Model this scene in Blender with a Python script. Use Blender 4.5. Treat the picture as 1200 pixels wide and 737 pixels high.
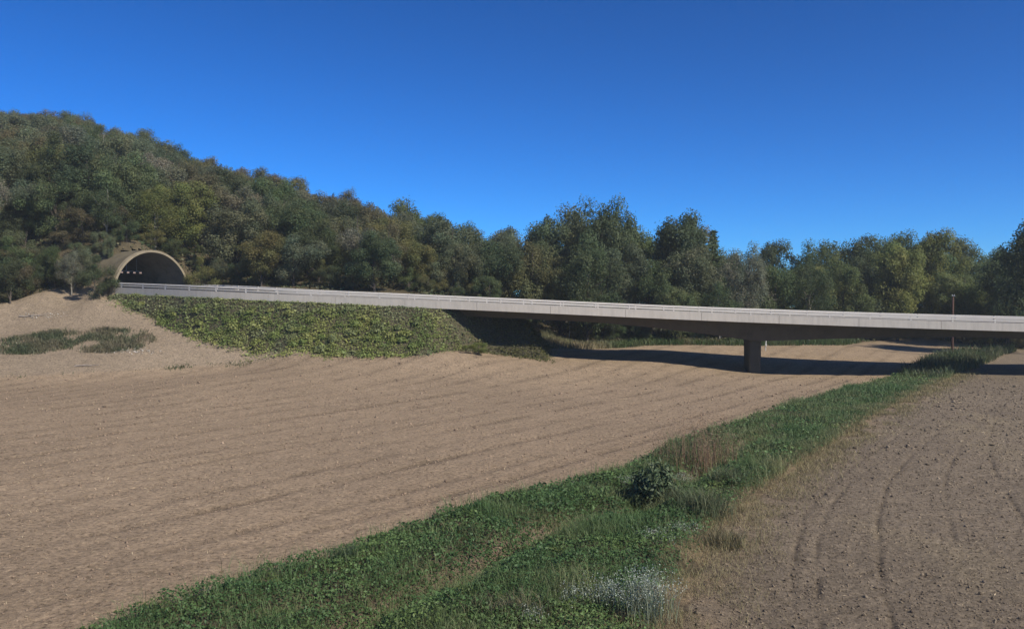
import bpy, math, random
import numpy as np
from mathutils import Vector
random.seed(7); rng = np.random.default_rng(7)
for o in list(bpy.data.objects): bpy.data.objects.remove(o)
scene = bpy.context.scene
COL = scene.collection
R = math.radians

# ------------------------------------------------------------------ camera
F, HZ, CX, CAMZ = 1000.0, 352.0, 600.0, 8.8          # focal (px of a 1200 px frame), horizon row, centre column, eye height
cd = bpy.data.cameras.new('camera'); cam = bpy.data.objects.new('camera', cd); COL.objects.link(cam)
cd.sensor_width = 36; cd.lens = 36 * F / 1200; cd.shift_y = -(368.5 - HZ) / 1200
cd.clip_start = 0.1; cd.clip_end = 6000
cam.location = (0, 0, CAMZ); cam.rotation_euler = (R(90), 0, 0)
scene.camera = cam
# ------------------------------------------------------------------ sky and sun
SUN_EL = 40.0; SUN_H = (0.78, -0.626)
SUN_AZ = math.atan2(SUN_H[0], SUN_H[1])
w = bpy.data.worlds.new('World'); scene.world = w; w.use_nodes = True
nt = w.node_tree; nt.nodes.clear()
sky = nt.nodes.new('ShaderNodeTexSky'); sky.sky_type = 'NISHITA'; sky.sun_disc = False
sky.sun_elevation = R(SUN_EL); sky.sun_rotation = SUN_AZ
sky.altitude = 200; sky.air_density = 0.7; sky.dust_density = 0.0; sky.ozone_density = 8.0
hs = nt.nodes.new('ShaderNodeMix'); hs.data_type = 'RGBA'; hs.blend_type = 'MULTIPLY'; hs.inputs[0].default_value = 1; hs.inputs[7].default_value = (.105, .465, .62, 1)   # deep blue of a dry autumn day
bg = nt.nodes.new('ShaderNodeBackground'); bg.inputs['Strength'].default_value = 0.075
wo = nt.nodes.new('ShaderNodeOutputWorld')
gm = nt.nodes.new('ShaderNodeGamma'); gm.inputs['Gamma'].default_value = 1.35
nt.links.new(sky.outputs[0], gm.inputs['Color']); nt.links.new(gm.outputs[0], hs.inputs[6]); nt.links.new(hs.outputs[2], bg.inputs[0]); nt.links.new(bg.outputs[0], wo.inputs[0])
sl = bpy.data.lights.new('sun', 'SUN'); sl.energy = 3.4; sl.angle = R(0.53); sl.color = (1.0, 0.92, 0.80)
so = bpy.data.objects.new('sun', sl); COL.objects.link(so)
ce = math.cos(R(SUN_EL)); hl = math.hypot(*SUN_H)
SUN = Vector((SUN_H[0] / hl * ce, SUN_H[1] / hl * ce, math.sin(R(SUN_EL))))
so.location = (60, -40, 80); so.rotation_euler = SUN.to_track_quat('Z', 'Y').to_euler()
vs = scene.view_settings
vs.view_transform = 'Standard'; vs.look = 'None'; vs.exposure = 0.75; vs.gamma = 1.0; vs.use_curve_mapping = False
scene.render.engine = 'CYCLES'

# ------------------------------------------------------------------ helpers
def tag(o, label=None, cat=None, group=None, kind=None):
    if label: o['label'] = label
    if cat: o['category'] = cat
    if group: o['group'] = group
    if kind: o['kind'] = kind
    return o
def empty(name, loc=(0, 0, 0), rz=0.0, sc=None):
    o = bpy.data.objects.new(name, None); COL.objects.link(o)
    o.location = loc; o.rotation_euler = (0, 0, rz); o.empty_display_size = 0.3
    if sc is not None: o.scale = sc
    return o
def np_mesh(name, V, Fc, col=None, smooth=False):
    V = np.ascontiguousarray(V, np.float32); Fc = np.ascontiguousarray(Fc, np.int32)
    me = bpy.data.meshes.new(name); n, k = Fc.shape
    me.vertices.add(len(V)); me.vertices.foreach_set('co', V.ravel())
    me.loops.add(n * k); me.loops.foreach_set('vertex_index', Fc.ravel())
    me.polygons.add(n); me.polygons.foreach_set('loop_start', np.arange(0, n * k, k, dtype=np.int32))
    if smooth: me.polygons.foreach_set('use_smooth', np.ones(n, bool))
    me.update(calc_edges=True)
    if col is not None:
        a = me.color_attributes.new('col', 'FLOAT_COLOR', 'POINT')
        c = np.ones((len(V), 4), np.float32); c[:, :3] = col
        a.data.foreach_set('color', c.ravel())
    return me
def link(name, me, mat=None, parent=None):
    if mat is not None and not me.materials: me.materials.append(mat)
    o = bpy.data.objects.new(name, me); COL.objects.link(o)
    if parent is not None: o.parent = parent
    return o
def poly_mesh(name, V, Fc, smooth=False):
    me = bpy.data.meshes.new(name); me.from_pydata([tuple(map(float, v)) for v in V], [], [tuple(map(int, f)) for f in Fc])
    if smooth:
        for p in me.polygons: p.use_smooth = True
    me.update(); return me
def box_vf(cx, cy, cz, sx, sy, sz):
    V = [(cx + a * sx / 2, cy + b * sy / 2, cz + c * sz / 2) for a in (-1, 1) for b in (-1, 1) for c in (-1, 1)]
    return V, [(0, 1, 3, 2), (4, 6, 7, 5), (0, 4, 5, 1), (2, 3, 7, 6), (0, 2, 6, 4), (1, 5, 7, 3)]
def tube_vf(pts, rad, n=6, off=0):
    pts = np.asarray(pts, float); V = []; Fc = []
    m = len(pts)
    for i in range(m):
        d = pts[min(i + 1, m - 1)] - pts[max(i - 1, 0)]; d = d / (np.linalg.norm(d) + 1e-9)
        a = np.cross(d, (1, 0, 0) if abs(d[0]) < .8 else (0, 1, 0)); a /= np.linalg.norm(a); b = np.cross(d, a)
        for k in range(n):
            t = 2 * math.pi * k / n
            V.append(pts[i] + (a * math.cos(t) + b * math.sin(t)) * rad[i])
    for i in range(m - 1):
        for k in range(n):
            k2 = (k + 1) % n
            Fc.append((off + i * n + k, off + i * n + k2, off + (i + 1) * n + k2, off + (i + 1) * n + k))
    return V, Fc
TAB = rng.random((256, 256))
def vnoise(x, y):
    xi = np.floor(x).astype(int); yi = np.floor(y).astype(int)
    fx = x - xi; fy = y - yi; fx = fx * fx * (3 - 2 * fx); fy = fy * fy * (3 - 2 * fy)
    a = TAB[xi & 255, yi & 255]; b = TAB[(xi + 1) & 255, yi & 255]; c = TAB[xi & 255, (yi + 1) & 255]; d = TAB[(xi + 1) & 255, (yi + 1) & 255]
    return (a * (1 - fx) + b * fx) * (1 - fy) + (c * (1 - fx) + d * fx) * fy - 0.5
def fbm(x, y, o=3):
    s = 0; a = 1.0; t = 0
    for i in range(o):
        s = s + a * vnoise(x * 2 ** i + 17.3 * i, y * 2 ** i + 5.1 * i); t += a; a *= .55
    return s / t * 2      # about -1..1
def in_poly(px, py, poly):
    poly = np.asarray(poly, float); ins = np.zeros(np.shape(px), bool); n = len(poly); j = n - 1
    for i in range(n):
        xi, yi = poly[i]; xj, yj = poly[j]
        c = ((yi > py) != (yj > py)) & (px < (xj - xi) * (py - yi) / (yj - yi + 1e-12) + xi); ins ^= c; j = i
    return ins
def seg_dist(x, y, pl):
    pl = np.asarray(pl, float); best = np.full(np.shape(x), 1e9)
    for i in range(len(pl) - 1):
        a = pl[i]; d = pl[i + 1] - a; L = d @ d
        t = np.clip(((x - a[0]) * d[0] + (y - a[1]) * d[1]) / L, 0, 1)
        best = np.minimum(best, np.hypot(x - a[0] - t * d[0], y - a[1] - t * d[1]))
    return best
def sstep(a, b, x):
    t = np.clip((x - a) / (b - a), 0, 1); return t * t * (3 - 2 * t)
def unp(px, py, d): return ((px - CX) * d / F, d, CAMZ - (py - HZ) * d / F)

# ------------------------------------------------------------------ materials
def new_mat(name):
    m = bpy.data.materials.new(name); m.use_nodes = True; t = m.node_tree; t.nodes.clear()
    out = t.nodes.new('ShaderNodeOutputMaterial'); return m, t, out
def N(t, ty, **kw):
    n = t.nodes.new(ty)
    for k, v in kw.items(): setattr(n, k, v)
    return n
def mulcol(t, a, b):
    m = N(t, 'ShaderNodeMix', data_type='RGBA', blend_type='MULTIPLY'); m.inputs[0].default_value = 1
    t.links.new(a, m.inputs[6]); t.links.new(b, m.inputs[7]); return m.outputs[2]
def ramp(t, fac, stops):
    r = N(t, 'ShaderNodeValToRGB'); e = r.color_ramp.elements
    while len(e) < len(stops): e.new(0.5)
    for i, (p, c) in enumerate(stops): e[i].position = p; e[i].color = (c, c, c, 1) if not isinstance(c, tuple) else (*c, 1)
    t.links.new(fac, r.inputs[0]); return r.outputs[0]
def noise(t, scale, det=4, rough=.55, vec=None):
    n = N(t, 'ShaderNodeTexNoise'); n.inputs['Scale'].default_value = scale; n.inputs['Detail'].default_value = det; n.inputs['Roughness'].default_value = rough
    if vec is None:
        g = N(t, 'ShaderNodeNewGeometry'); vec = g.outputs['Position']
    t.links.new(vec, n.inputs['Vector']); return n.outputs[0]
def soil_mat(name, bump=.10):
    m, t, out = new_mat(name)
    at = N(t, 'ShaderNodeAttribute', attribute_name='col')
    c = mulcol(t, at.outputs['Color'], ramp(t, noise(t, 5, 9, .78), [(.37, .34), (.46, .86), (.55, 1.08), (.66, 1.5)]))
    c = mulcol(t, c, ramp(t, noise(t, 1.1, 4, .6), [(.3, .85), (.7, 1.12)]))
    b = N(t, 'ShaderNodeBsdfPrincipled'); b.inputs['Roughness'].default_value = .95; b.inputs['Specular IOR Level'].default_value = .15
    t.links.new(c, b.inputs['Base Color'])
    bp = N(t, 'ShaderNodeBump'); bp.inputs['Distance'].default_value = bump; bp.inputs['Strength'].default_value = 1
    t.links.new(noise(t, 5, 9, .75), bp.inputs['Height']); t.links.new(bp.outputs[0], b.inputs['Normal'])
    t.links.new(b.outputs[0], out.inputs[0]); return m
def leaf_mat(name, use_obj=False, trans=.3, rough=.6, spec=.25):
    m, t, out = new_mat(name)
    at = N(t, 'ShaderNodeAttribute', attribute_name='col'); c = at.outputs['Color']
    if use_obj:
        oi = N(t, 'ShaderNodeObjectInfo'); c = mulcol(t, c, oi.outputs['Color'])
    b = N(t, 'ShaderNodeBsdfPrincipled'); b.inputs['Roughness'].default_value = rough; b.inputs['Specular IOR Level'].default_value = spec
    tr = N(t, 'ShaderNodeBsdfTranslucent'); mx = N(t, 'ShaderNodeMixShader'); mx.inputs[0].default_value = trans
    t.links.new(c, b.inputs['Base Color']); t.links.new(c, tr.inputs['Color'])
    t.links.new(b.outputs[0], mx.inputs[1]); t.links.new(tr.outputs[0], mx.inputs[2]); t.links.new(mx.outputs[0], out.inputs[0]); return m
def plain_mat(name, col, rough=.8, var=.25, scale=1.5, bump=0.0, bscale=20, spec=.3, streak=False, metal=0.0):
    m, t, out = new_mat(name)
    rgb = N(t, 'ShaderNodeRGB'); rgb.outputs[0].default_value = (*col, 1)
    c = mulcol(t, rgb.outputs[0], ramp(t, noise(t, scale, 5, .65), [(.28, 1 - var), (.5, 1.0), (.75, 1 + var * .5)]))
    if streak:
        g = N(t, 'ShaderNodeNewGeometry'); mp = N(t, 'ShaderNodeMapping'); mp.inputs['Scale'].default_value = (2.2, 2.2, .25)
        t.links.new(g.outputs['Position'], mp.inputs['Vector'])
        c = mulcol(t, c, ramp(t, noise(t, 1.0, 5, .7, mp.outputs[0]), [(.3, .86), (.55, 1.0), (.8, 1.04)]))
    b = N(t, 'ShaderNodeBsdfPrincipled'); b.inputs['Roughness'].default_value = rough; b.inputs['Specular IOR Level'].default_value = spec; b.inputs['Metallic'].default_value = metal
    t.links.new(c, b.inputs['Base Color'])
    if bump:
        bp = N(t, 'ShaderNodeBump'); bp.inputs['Distance'].default_value = bump
        t.links.new(noise(t, bscale, 5, .6), bp.inputs['Height']); t.links.new(bp.outputs[0], b.inputs['Normal'])
    t.links.new(b.outputs[0], out.inputs[0]); return m
def emit_mat(name, col, s):
    m, t, out = new_mat(name); e = N(t, 'ShaderNodeEmission'); e.inputs[0].default_value = (*col, 1); e.inputs[1].default_value = s
    t.links.new(e.outputs[0], out.inputs[0]); return m
M_soil = soil_mat('soil'); M_clod = soil_mat('clods', .02)
M_leaf = leaf_mat('tree_leaf', True, .5); M_herb = leaf_mat('herb_leaf', False, .25, .55, .3); M_dry = leaf_mat('dry_stalk', False, .2, .9, .1)
M_bark = plain_mat('bark', (.085, .07, .055), .95, .4, 3, .03, 12)
M_pale = plain_mat('pale_bark', (.24, .22, .18), .95, .3, 3)
M_conc = plain_mat('concrete', (.52, .475, .40), .85, .07, .8, .004, 30, streak=True)
M_rail = plain_mat('rail_paint', (.60, .56, .49), .6, .08, 1.2)
M_shade_conc = plain_mat('shaded_concrete', (.085, .070, .048), .9, .2, .6, .004, 30, streak=True)  # concrete colour darkened to carry the shade below the deck overhang
M_asph = plain_mat('asphalt', (.05, .05, .05), .9, .2, 4, .005, 60)
M_shell = plain_mat('tunnel_shell', (.13, .11, .07), .95, .35, .9, .02, 10, streak=True)
M_rim = plain_mat('tunnel_rim', (.27, .225, .15), .9, .25, 1.0, .006, 20, streak=True)
M_lining = plain_mat('tunnel_lining', (.27, .22, .16), .8, .35, .6, .01, 10, streak=True)
M_pole = plain_mat('pole_wood', (.085, .045, .032), .9, .3, 6, .004, 40)
M_steel = plain_mat('steel', (.35, .35, .36), .45, .2, 3, metal=.6)
M_white = plain_mat('white_paint', (.5, .5, .47), .6, .1, 3)
M_deadw = plain_mat('dead_wood', (.30, .26, .22), .95, .3, 6)

# ------------------------------------------------------------------ path of the viaduct (near edge in plan, height of the rail top)
PP = np.array([(-54.9, 118, 11.28), (-38.3, 109.5, 10.62), (-21.1, 105.5, 9.9), (0, 102.5, 9.0), (27.8, 100, 7.8), (57.3, 95.5, 6.88), (90, 89, 6.3), (135, 77, 5.9)])
def catmull(P, n=60):
    out = []; Q = np.vstack([2 * P[0] - P[1], P, 2 * P[-1] - P[-2]])
    for i in range(1, len(Q) - 2):
        for k in range(n):
            t = k / n
            out.append(.5 * (2 * Q[i] + (Q[i + 1] - Q[i - 1]) * t + (2 * Q[i - 1] - 5 * Q[i] + 4 * Q[i + 1] - Q[i + 2]) * t * t + (3 * Q[i] - Q[i - 1] - 3 * Q[i + 1] + Q[i + 2]) * t ** 3))
    out.append(Q[-2]); return np.array(out)
_c = catmull(PP); _L = np.concatenate([[0], np.cumsum(np.hypot(*(np.diff(_c[:, :2], axis=0).T)))]); SMAX = _L[-1]
_tan0 = np.array([.89, -.456]); _tan0 /= np.linalg.norm(_tan0)
def path(s):
    """near-edge point, far-side normal and rail-top height at arc length s (negative: inside the tunnel)"""
    s = np.asarray(s, float)
    x = np.interp(s, _L, _c[:, 0]); y = np.interp(s, _L, _c[:, 1]); z = np.interp(s, _L, _c[:, 2])
    e = .8
    tx = np.interp(s + e, _L, _c[:, 0]) - np.interp(s - e, _L, _c[:, 0]); ty = np.interp(s + e, _L, _c[:, 1]) - np.interp(s - e, _L, _c[:, 1])
    l = np.hypot(tx, ty) + 1e-9; tx = tx / l; ty = ty / l
    k = sstep(8, 0, s); tx = tx * (1 - k) + _tan0[0] * k; ty = ty * (1 - k) + _tan0[1] * k
    l = np.hypot(tx, ty); tx /= l; ty /= l
    neg = np.minimum(s, 0); x = x + neg * _tan0[0]; y = y + neg * _tan0[1]; z = z - neg * .02
    return x, y, z, -ty, tx
def bridge_pt(s, t, dz):
    x, y, z, nx, ny = path(s); return np.stack([x + nx * t, y + ny * t, z + dz], -1)
def to_st(x, y):
    ss = np.linspace(-60, SMAX, 700); a, b, c, nx, ny = path(ss)
    x = np.asarray(x, float).ravel(); y = np.asarray(y, float).ravel()
    S = np.empty(len(x)); T = np.empty(len(x))
    for i0 in range(0, len(x), 20000):
        xx = x[i0:i0 + 20000, None]; yy = y[i0:i0 + 20000, None]
        tt = (xx - a) * nx + (yy - b) * ny; ll = (xx - a) * (-ny) + (yy - b) * nx
        # nearest centre-line point (6.5 m across from the near edge)
        d = (xx - a - 6.5 * nx) ** 2 + (yy - b - 6.5 * ny) ** 2; k = d.argmin(1)
        S[i0:i0 + 20000] = ss[k]; T[i0:i0 + 20000] = tt[np.arange(len(k)), k]
    return S, T
WID = 13.0                                    # deck width
FB = -1.58                                    # underside of the edge beam, from the rail top
TC = np.array([path(0)[0] + path(0)[3] * 6.5, path(0)[1] + path(0)[4] * 6.5]); TZ = 9.3; TR = 6.8   # tunnel centre and radius

# ------------------------------------------------------------------ terrain heights
CP = []
def cp(*a):
    for (px, py, d) in a: CP.append(unp(px, py, d))
for xx in (-80, -40, -15, 0, 15, 40, 80):
    for yy in (-10, 8, 20): CP.append((xx, yy, 0))
for xx in (-60, -25, 0, 25, 60): CP += [(xx, 36, 0), (xx, 52, 0)]
cp((0, 480, 69), (300, 478, 69), (600, 479, 69), (900, 472, 73), (1200, 465, 77))
cp((250, 440, 88), (500, 440, 90), (700, 445, 93), (900, 447, 92), (1150, 440, 98))
cp((0, 441, 93), (100, 437, 94.5), (200, 431, 97), (300, 424, 98.5))
cp((0, 418, 98), (100, 416, 99.5), (180, 414, 101), (0, 398, 103), (100, 398, 105), (0, 380, 109), (90, 374, 111), (30, 350, 118), (90, 349, 117), (128, 350, 116))
TOE = [(138, 348, 117), (172, 366, 113), (192, 380, 110), (215, 390, 107.5), (250, 398.5, 104.5), (330, 409, 100.5), (400, 416, 98.5), (470, 416.5, 98), (522, 415, 98), (545, 412, 102), (565, 410, 105.5), (632, 406.5, 111)]
cp(*TOE)
cp((760, 423, 105), (878, 435, 105.5), (1000, 436, 105), (1117, 432, 106), (1200, 437, 101))
cp((640, 405, 116), (760, 411, 116), (880, 415, 118), (1000, 418, 119), (1117, 420, 121), (1200, 418, 119))
cp((640, 401, 130), (750, 401, 130), (850, 402, 132), (950, 402, 138), (1040, 401, 148), (1117, 410, 135), (1200, 408, 138))
for x in (-20, 10, 40, 70, 110): CP.append((x, 165, 2.5)); CP.append((x, 200, 3.5))
CP += [(60, 60, 0), (110, 100, 0), (110, 135, 1), (90, 130, .8)]
# hill: (px, canopy top row, distance, tree height)
for (px, yt, d, h) in [(-300, 118, 240, 13), (-120, 122, 235, 13), (0, 130, 228, 12), (60, 133, 226, 12), (100, 138, 222, 12), (150, 152, 214, 12), (230, 186, 200, 12), (290, 203, 190, 12), (350, 212, 180, 13), (420, 236, 170, 13), (500, 242, 160, 14), (550, 268, 158, 14), (600, 262, 152, 16), (680, 256, 150, 19)]:
    x, y, z = unp(px, yt, d); CP.append((x, y, z - h))
    CP.append((x * 1.3, y * 1.3, (z - h) * .8))
for (px, py, d) in [(-300, 345, 118), (-120, 348, 117), (240, 335, 127), (300, 337, 125), (400, 341, 122), (500, 347, 121), (560, 354, 121), (600, 372, 121)]: cp((px, py, d))
for (s, t, z) in [(-2, -2.5, 9.3), (-7, -2.2, 10.4), (-8, -6, 9.9), (-13, -3, 12.4), (-14, -8, 11.2), (-20, -6, 15), (-4, 6.5, 17.0), (-10, 6.5, 18.4), (-20, 6.5, 21), (-30, 6.5, 25), (-3, 15.5, 13.0), (-6, 17, 15.2), (-14, 18, 17.5), (-20, -8, 20)]:
    p = bridge_pt(s, t, 0); CP.append((p[0], p[1], z))
CP = np.array(CP)
RBFC = 9.0       # squared smoothing radius of the terrain kernel
D = np.sqrt((CP[:, None, 0] - CP[None, :, 0]) ** 2 + (CP[:, None, 1] - CP[None, :, 1]) ** 2 + RBFC)
WGT = np.linalg.solve(np.block([[-D - np.eye(len(CP)) * -.06, np.ones((len(CP), 1))], [np.ones((1, len(CP))), np.zeros((1, 1))]]), np.append(CP[:, 2], 0))
def base_h(x, y):
    sh = np.shape(x); x = np.asarray(x, float).ravel(); y = np.asarray(y, float).ravel(); o = np.empty(len(x))
    for i in range(0, len(x), 40000):
        o[i:i + 40000] = -np.sqrt((x[i:i + 40000, None] - CP[:, 0]) ** 2 + (y[i:i + 40000, None] - CP[:, 1]) ** 2 + RBFC) @ WGT[:-1] + WGT[-1]
    si = -((x - TC[0]) * _tan0[0] + (y - TC[1]) * _tan0[1]); ti = -(x - TC[0]) * _tan0[1] + (y - TC[1]) * _tan0[0]
    k = (si < 1.2) & (si > -26) & (ti > -9); o = np.where(k, np.minimum(o, 8.9 + np.maximum(0, ti - 7.3) * 1.1), o)
    far = sstep(300, 420, np.hypot(x, y)); o = o * (1 - far)
    return o.reshape(sh)
def ground_at(px, py):
    d = np.concatenate([np.arange(12, 60, .1), np.arange(60, 260, .25)]); x = (px - CX) * d / F; z = CAMZ - (py - HZ) * d / F
    k = np.argmax(z <= base_h(x, d)); return (x[k], d[k])
def gp(pl): return np.array([ground_at(*p) for p in pl])

# strip of rough grass along the ditch
SL = gp([(60, 760), (130, 737), (230, 700), (300, 674), (390, 655), (450, 630), (520, 605), (600, 580), (650, 572), (700, 560), (740, 549), (790, 522), (850, 500), (900, 483), (960, 465), (1010, 451), (1050, 440), (1085, 425), (1130, 413), (1170, 407)])
SR = gp([(795, 760), (800, 737), (812, 690), (840, 640), (872, 600), (922, 560), (982, 520), (1040, 481), (1088, 456), (1130, 437), (1165, 421), (1195, 411)])
SL0 = np.array([(SL[0][0] - 8, 8)]); SR0 = np.array([(SR[0][0] - 3, 8)])
STRIP = np.vstack([SL0, SL, SR[::-1], SR0])
DITCH = gp([(380, 760), (440, 722), (500, 690), (560, 662), (640, 618), (700, 600), (738, 598), (790, 570), (850, 530), (910, 500)])
TRACKS = [gp(p) for p in ([(926, 760), (928, 700), (930, 650), (942, 605), (975, 565), (1030, 525), (1090, 485)],
                         [(1052, 760), (1040, 710), (1030, 660), (1028, 610), (1040, 565), (1075, 525), (1120, 490)],
                         [(1170, 760), (1146, 700), (1120, 640), (1107, 595), (1108, 555), (1130, 515), (1160, 480)],
                         [(1250, 660), (1200, 610), (1170, 565), (1158, 530), (1160, 505), (1175, 475)],
                         [(962, 760), (958, 700), (956, 640), (968, 600), (1000, 560)])]
_qa = np.polyfit([22.9, 43.3, 70, 103], [-10.7, 5.6, 25.0, 47.0], 2)
def row_u(x, y): return (np.polyval(_qa, y) - x) * .78
DIRT = gp([(0, 441), (100, 437), (200, 431), (300, 424), (400, 417)])
EMBNOSE_S = float(to_st([unp(588, 380, 103)[0]], [103])[0][0])
WEEDP = gp([(0, 400), (60, 388), (120, 386), (175, 388), (188, 405), (150, 415), (60, 415), (0, 416)])

xs = np.concatenate([np.arange(-900, -150, 25), np.arange(-150, 1350, 2.6), np.arange(1350, 2100, 25)]); xs = (xs - CX) / F
ds = [7.0]
while ds[-1] < 135: ds.append(ds[-1] + max(.09, ds[-1] * .0045))
while ds[-1] < 900: ds.append(ds[-1] * 1.02)
ds = np.array(ds)
GX = xs[None, :] * ds[:, None]; GY = np.repeat(ds[:, None], len(xs), 1)
def regions(x, y):
    """0 left field, 1 right field, 2 rough grass, 3 bare earth, 4 woodland floor"""
    reg = np.zeros(x.shape, int); px = x / y * F + CX
    reg[x > np.interp(y, SR[:, 1], SR[:, 0])] = 1
    reg[in_poly(x, y, STRIP)] = 2
    reg[(y > np.interp(x, DIRT[:, 0], DIRT[:, 1])) & (x < DIRT[-1, 0])] = 3
    edge = np.interp(px, [-900, 0, 35, 135, 225, 330, 400, 600, 635, 850, 950, 1000, 1040, 1085, 1110, 1150, 1200, 1500], [112, 113, 118, 120.5, 123, 118, 117, 118, 126, 129, 136, 144, 152, 156, 150, 140, 135, 128])
    reg[y > edge] = 4
    return reg
def micro(x, y, reg):
    u = row_u(x, y) + .14 * fbm(x * .12, y * .12, 2)
    fade = np.clip(1.3 - y / 140, .35, 1)
    z = np.zeros(x.shape); L = reg == 0; Rg = reg == 1
    k = np.round(u / 3.2); off = (np.sin(k * 12.9898) * 43758.5453) % 1 - .5
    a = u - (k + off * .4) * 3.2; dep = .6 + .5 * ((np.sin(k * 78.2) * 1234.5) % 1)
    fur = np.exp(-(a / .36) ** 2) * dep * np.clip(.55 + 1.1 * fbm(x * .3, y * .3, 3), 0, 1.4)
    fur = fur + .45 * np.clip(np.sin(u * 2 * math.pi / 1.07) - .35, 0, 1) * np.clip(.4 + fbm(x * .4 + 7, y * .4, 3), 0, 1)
    rough = fbm(x * 1.9, y * 1.9, 4)
    z = np.where(L, -.12 * fur + .04 * rough + .05 * fbm(x * .3, y * .3, 2), z)
    tr = np.zeros(x.shape); near = x > 0
    if near.any():
        q = np.full(near.sum(), 9.0)
        for pl in TRACKS: q = np.minimum(q, seg_dist(x[near], y[near], pl))
        tr[near] = np.exp(-(q / .10) ** 2)
    z = np.where(Rg, -.07 * tr * np.clip(.5 + 1.2 * fbm(x * .5, y * .5, 3), 0, 1.3) + .05 * rough + .05 * fbm(x * .35, y * .35, 2), z)
    dd = np.full(x.shape, 9.0); st = reg == 2
    if st.any(): dd[st] = seg_dist(x[st], y[st], DITCH)
    erx = sstep(0, 1.4, np.abs(x - np.interp(y, SR[:, 1], SR[:, 0]))); z = np.where(st, .12 * erx + .1 * fbm(x * .5, y * .5, 3) - .75 * np.exp(-(dd / .9) ** 2) * sstep(62, 50, y), z)
    z = np.where(reg == 3, .16 * fbm(x * .25, y * .25, 4) + .05 * rough, z)
    z = np.where(reg == 4, .25 * fbm(x * .2, y * .2, 3), z)
    return z * fade, fur, tr, dd
REG = regions(GX, GY)
MZ, FUR, TRK, DD = micro(GX, GY, REG)
GZ = base_h(GX, GY) + MZ
def ground_z(x, y):
    x = np.atleast_1d(np.asarray(x, float)); y = np.atleast_1d(np.asarray(y, float))
    return base_h(x, y) + micro(x, y, regions(x, y))[0]
C = np.empty(GX.shape + (3,))
n1 = fbm(GX * .15, GY * .15, 3)[..., None]; n2 = fbm(GX * .05 + 9, GY * .05, 3)[..., None]
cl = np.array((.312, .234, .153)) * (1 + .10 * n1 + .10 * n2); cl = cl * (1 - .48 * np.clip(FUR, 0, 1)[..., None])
cr = np.array((.200, .160, .112)) * (1 + .14 * n1 + .1 * n2) * (1 - .3 * TRK[..., None] * np.clip(.6 + fbm(GX * .5, GY * .5, 3), 0, 1)[..., None])
straw = sstep(.0, .7, fbm(GX * .28 + 3, GY * .1, 3))[..., None]; cr = cr * (1 - .55 * straw) + np.array((.27, .22, .14)) * .55 * straw
cs = np.array((.10, .08, .05)) * (1 + .3 * n1); cs = np.where((DD < .9)[..., None], np.array((.16, .12, .085)) * (1 + .3 * n1), cs)
edr = (sstep(2.2, .1, np.abs(GX + .9 * fbm(GX * .5, GY * .5, 3) - np.interp(GY, SR[:, 1], SR[:, 0]))) * np.clip(.55 + fbm(GX * .9, GY * .9, 3), 0, 1))[..., None]
cs = cs * (1 - edr) + np.array((.27, .2, .12)) * edr; cr = cr * (1 - edr * .7) + np.array((.25, .185, .115)) * edr * .7
cdirt = np.array((.262, .206, .142)) * (1 + .18 * n1 + .15 * n2)
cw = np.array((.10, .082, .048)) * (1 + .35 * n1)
for i, c in enumerate((cl, cr, cs, cdirt, cw)): C[REG == i] = np.broadcast_to(c, C.shape)[REG == i]
for _ in range(2):                            # soften the borders between soils
    C[1:-1, 1:-1] = (C[1:-1, 1:-1] * 2 + C[:-2, 1:-1] + C[2:, 1:-1] + C[1:-1, :-2] + C[1:-1, 2:]) / 6
nr, nc = GX.shape
idx = np.arange(nr * nc).reshape(nr, nc)
quads = np.stack([idx[:-1, :-1], idx[:-1, 1:], idx[1:, 1:], idx[1:, :-1]], -1).reshape(-1, 4)
GV = np.stack([GX, GY, GZ], -1).reshape(-1, 3); GC = C.reshape(-1, 3)
fr = REG[:-1, :-1].reshape(-1)
fc = GV[quads].mean(1); hole = np.zeros(len(fc), bool)          # where the tunnel tube passes through the hillside
nearp = np.hypot(fc[:, 0] - TC[0], fc[:, 1] - TC[1]) < 70
rel = fc[nearp, :2] - TC; si = -(rel @ _tan0); ti = rel @ np.array([-_tan0[1], _tan0[0]])
hole[nearp] = (si > -1) & (si < 44) & (np.abs(ti) < TR - .05) & (fc[nearp, 2] < TZ + np.sqrt(np.maximum(TR ** 2 - ti ** 2, 0)) + .1) & (fc[nearp, 2] > TZ - 2)
for i, nm in enumerate(('ploughed_field_left', 'ploughed_field_right', 'grass_verge_ground', 'bare_earth', 'woodland_ground')):
    q = quads[(fr == i) & ~hole]; u, inv = np.unique(q, return_inverse=True)
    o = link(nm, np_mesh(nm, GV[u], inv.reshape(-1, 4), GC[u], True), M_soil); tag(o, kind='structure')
g = np_mesh('ground', [(-1500, -1500, -2.5), (1500, -1500, -2.5), (1500, 1500, -2.5), (-1500, 1500, -2.5)], [[0, 1, 2, 3]], np.full((4, 3), .12)); tag(link('ground', g, M_soil), kind='structure')

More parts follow.
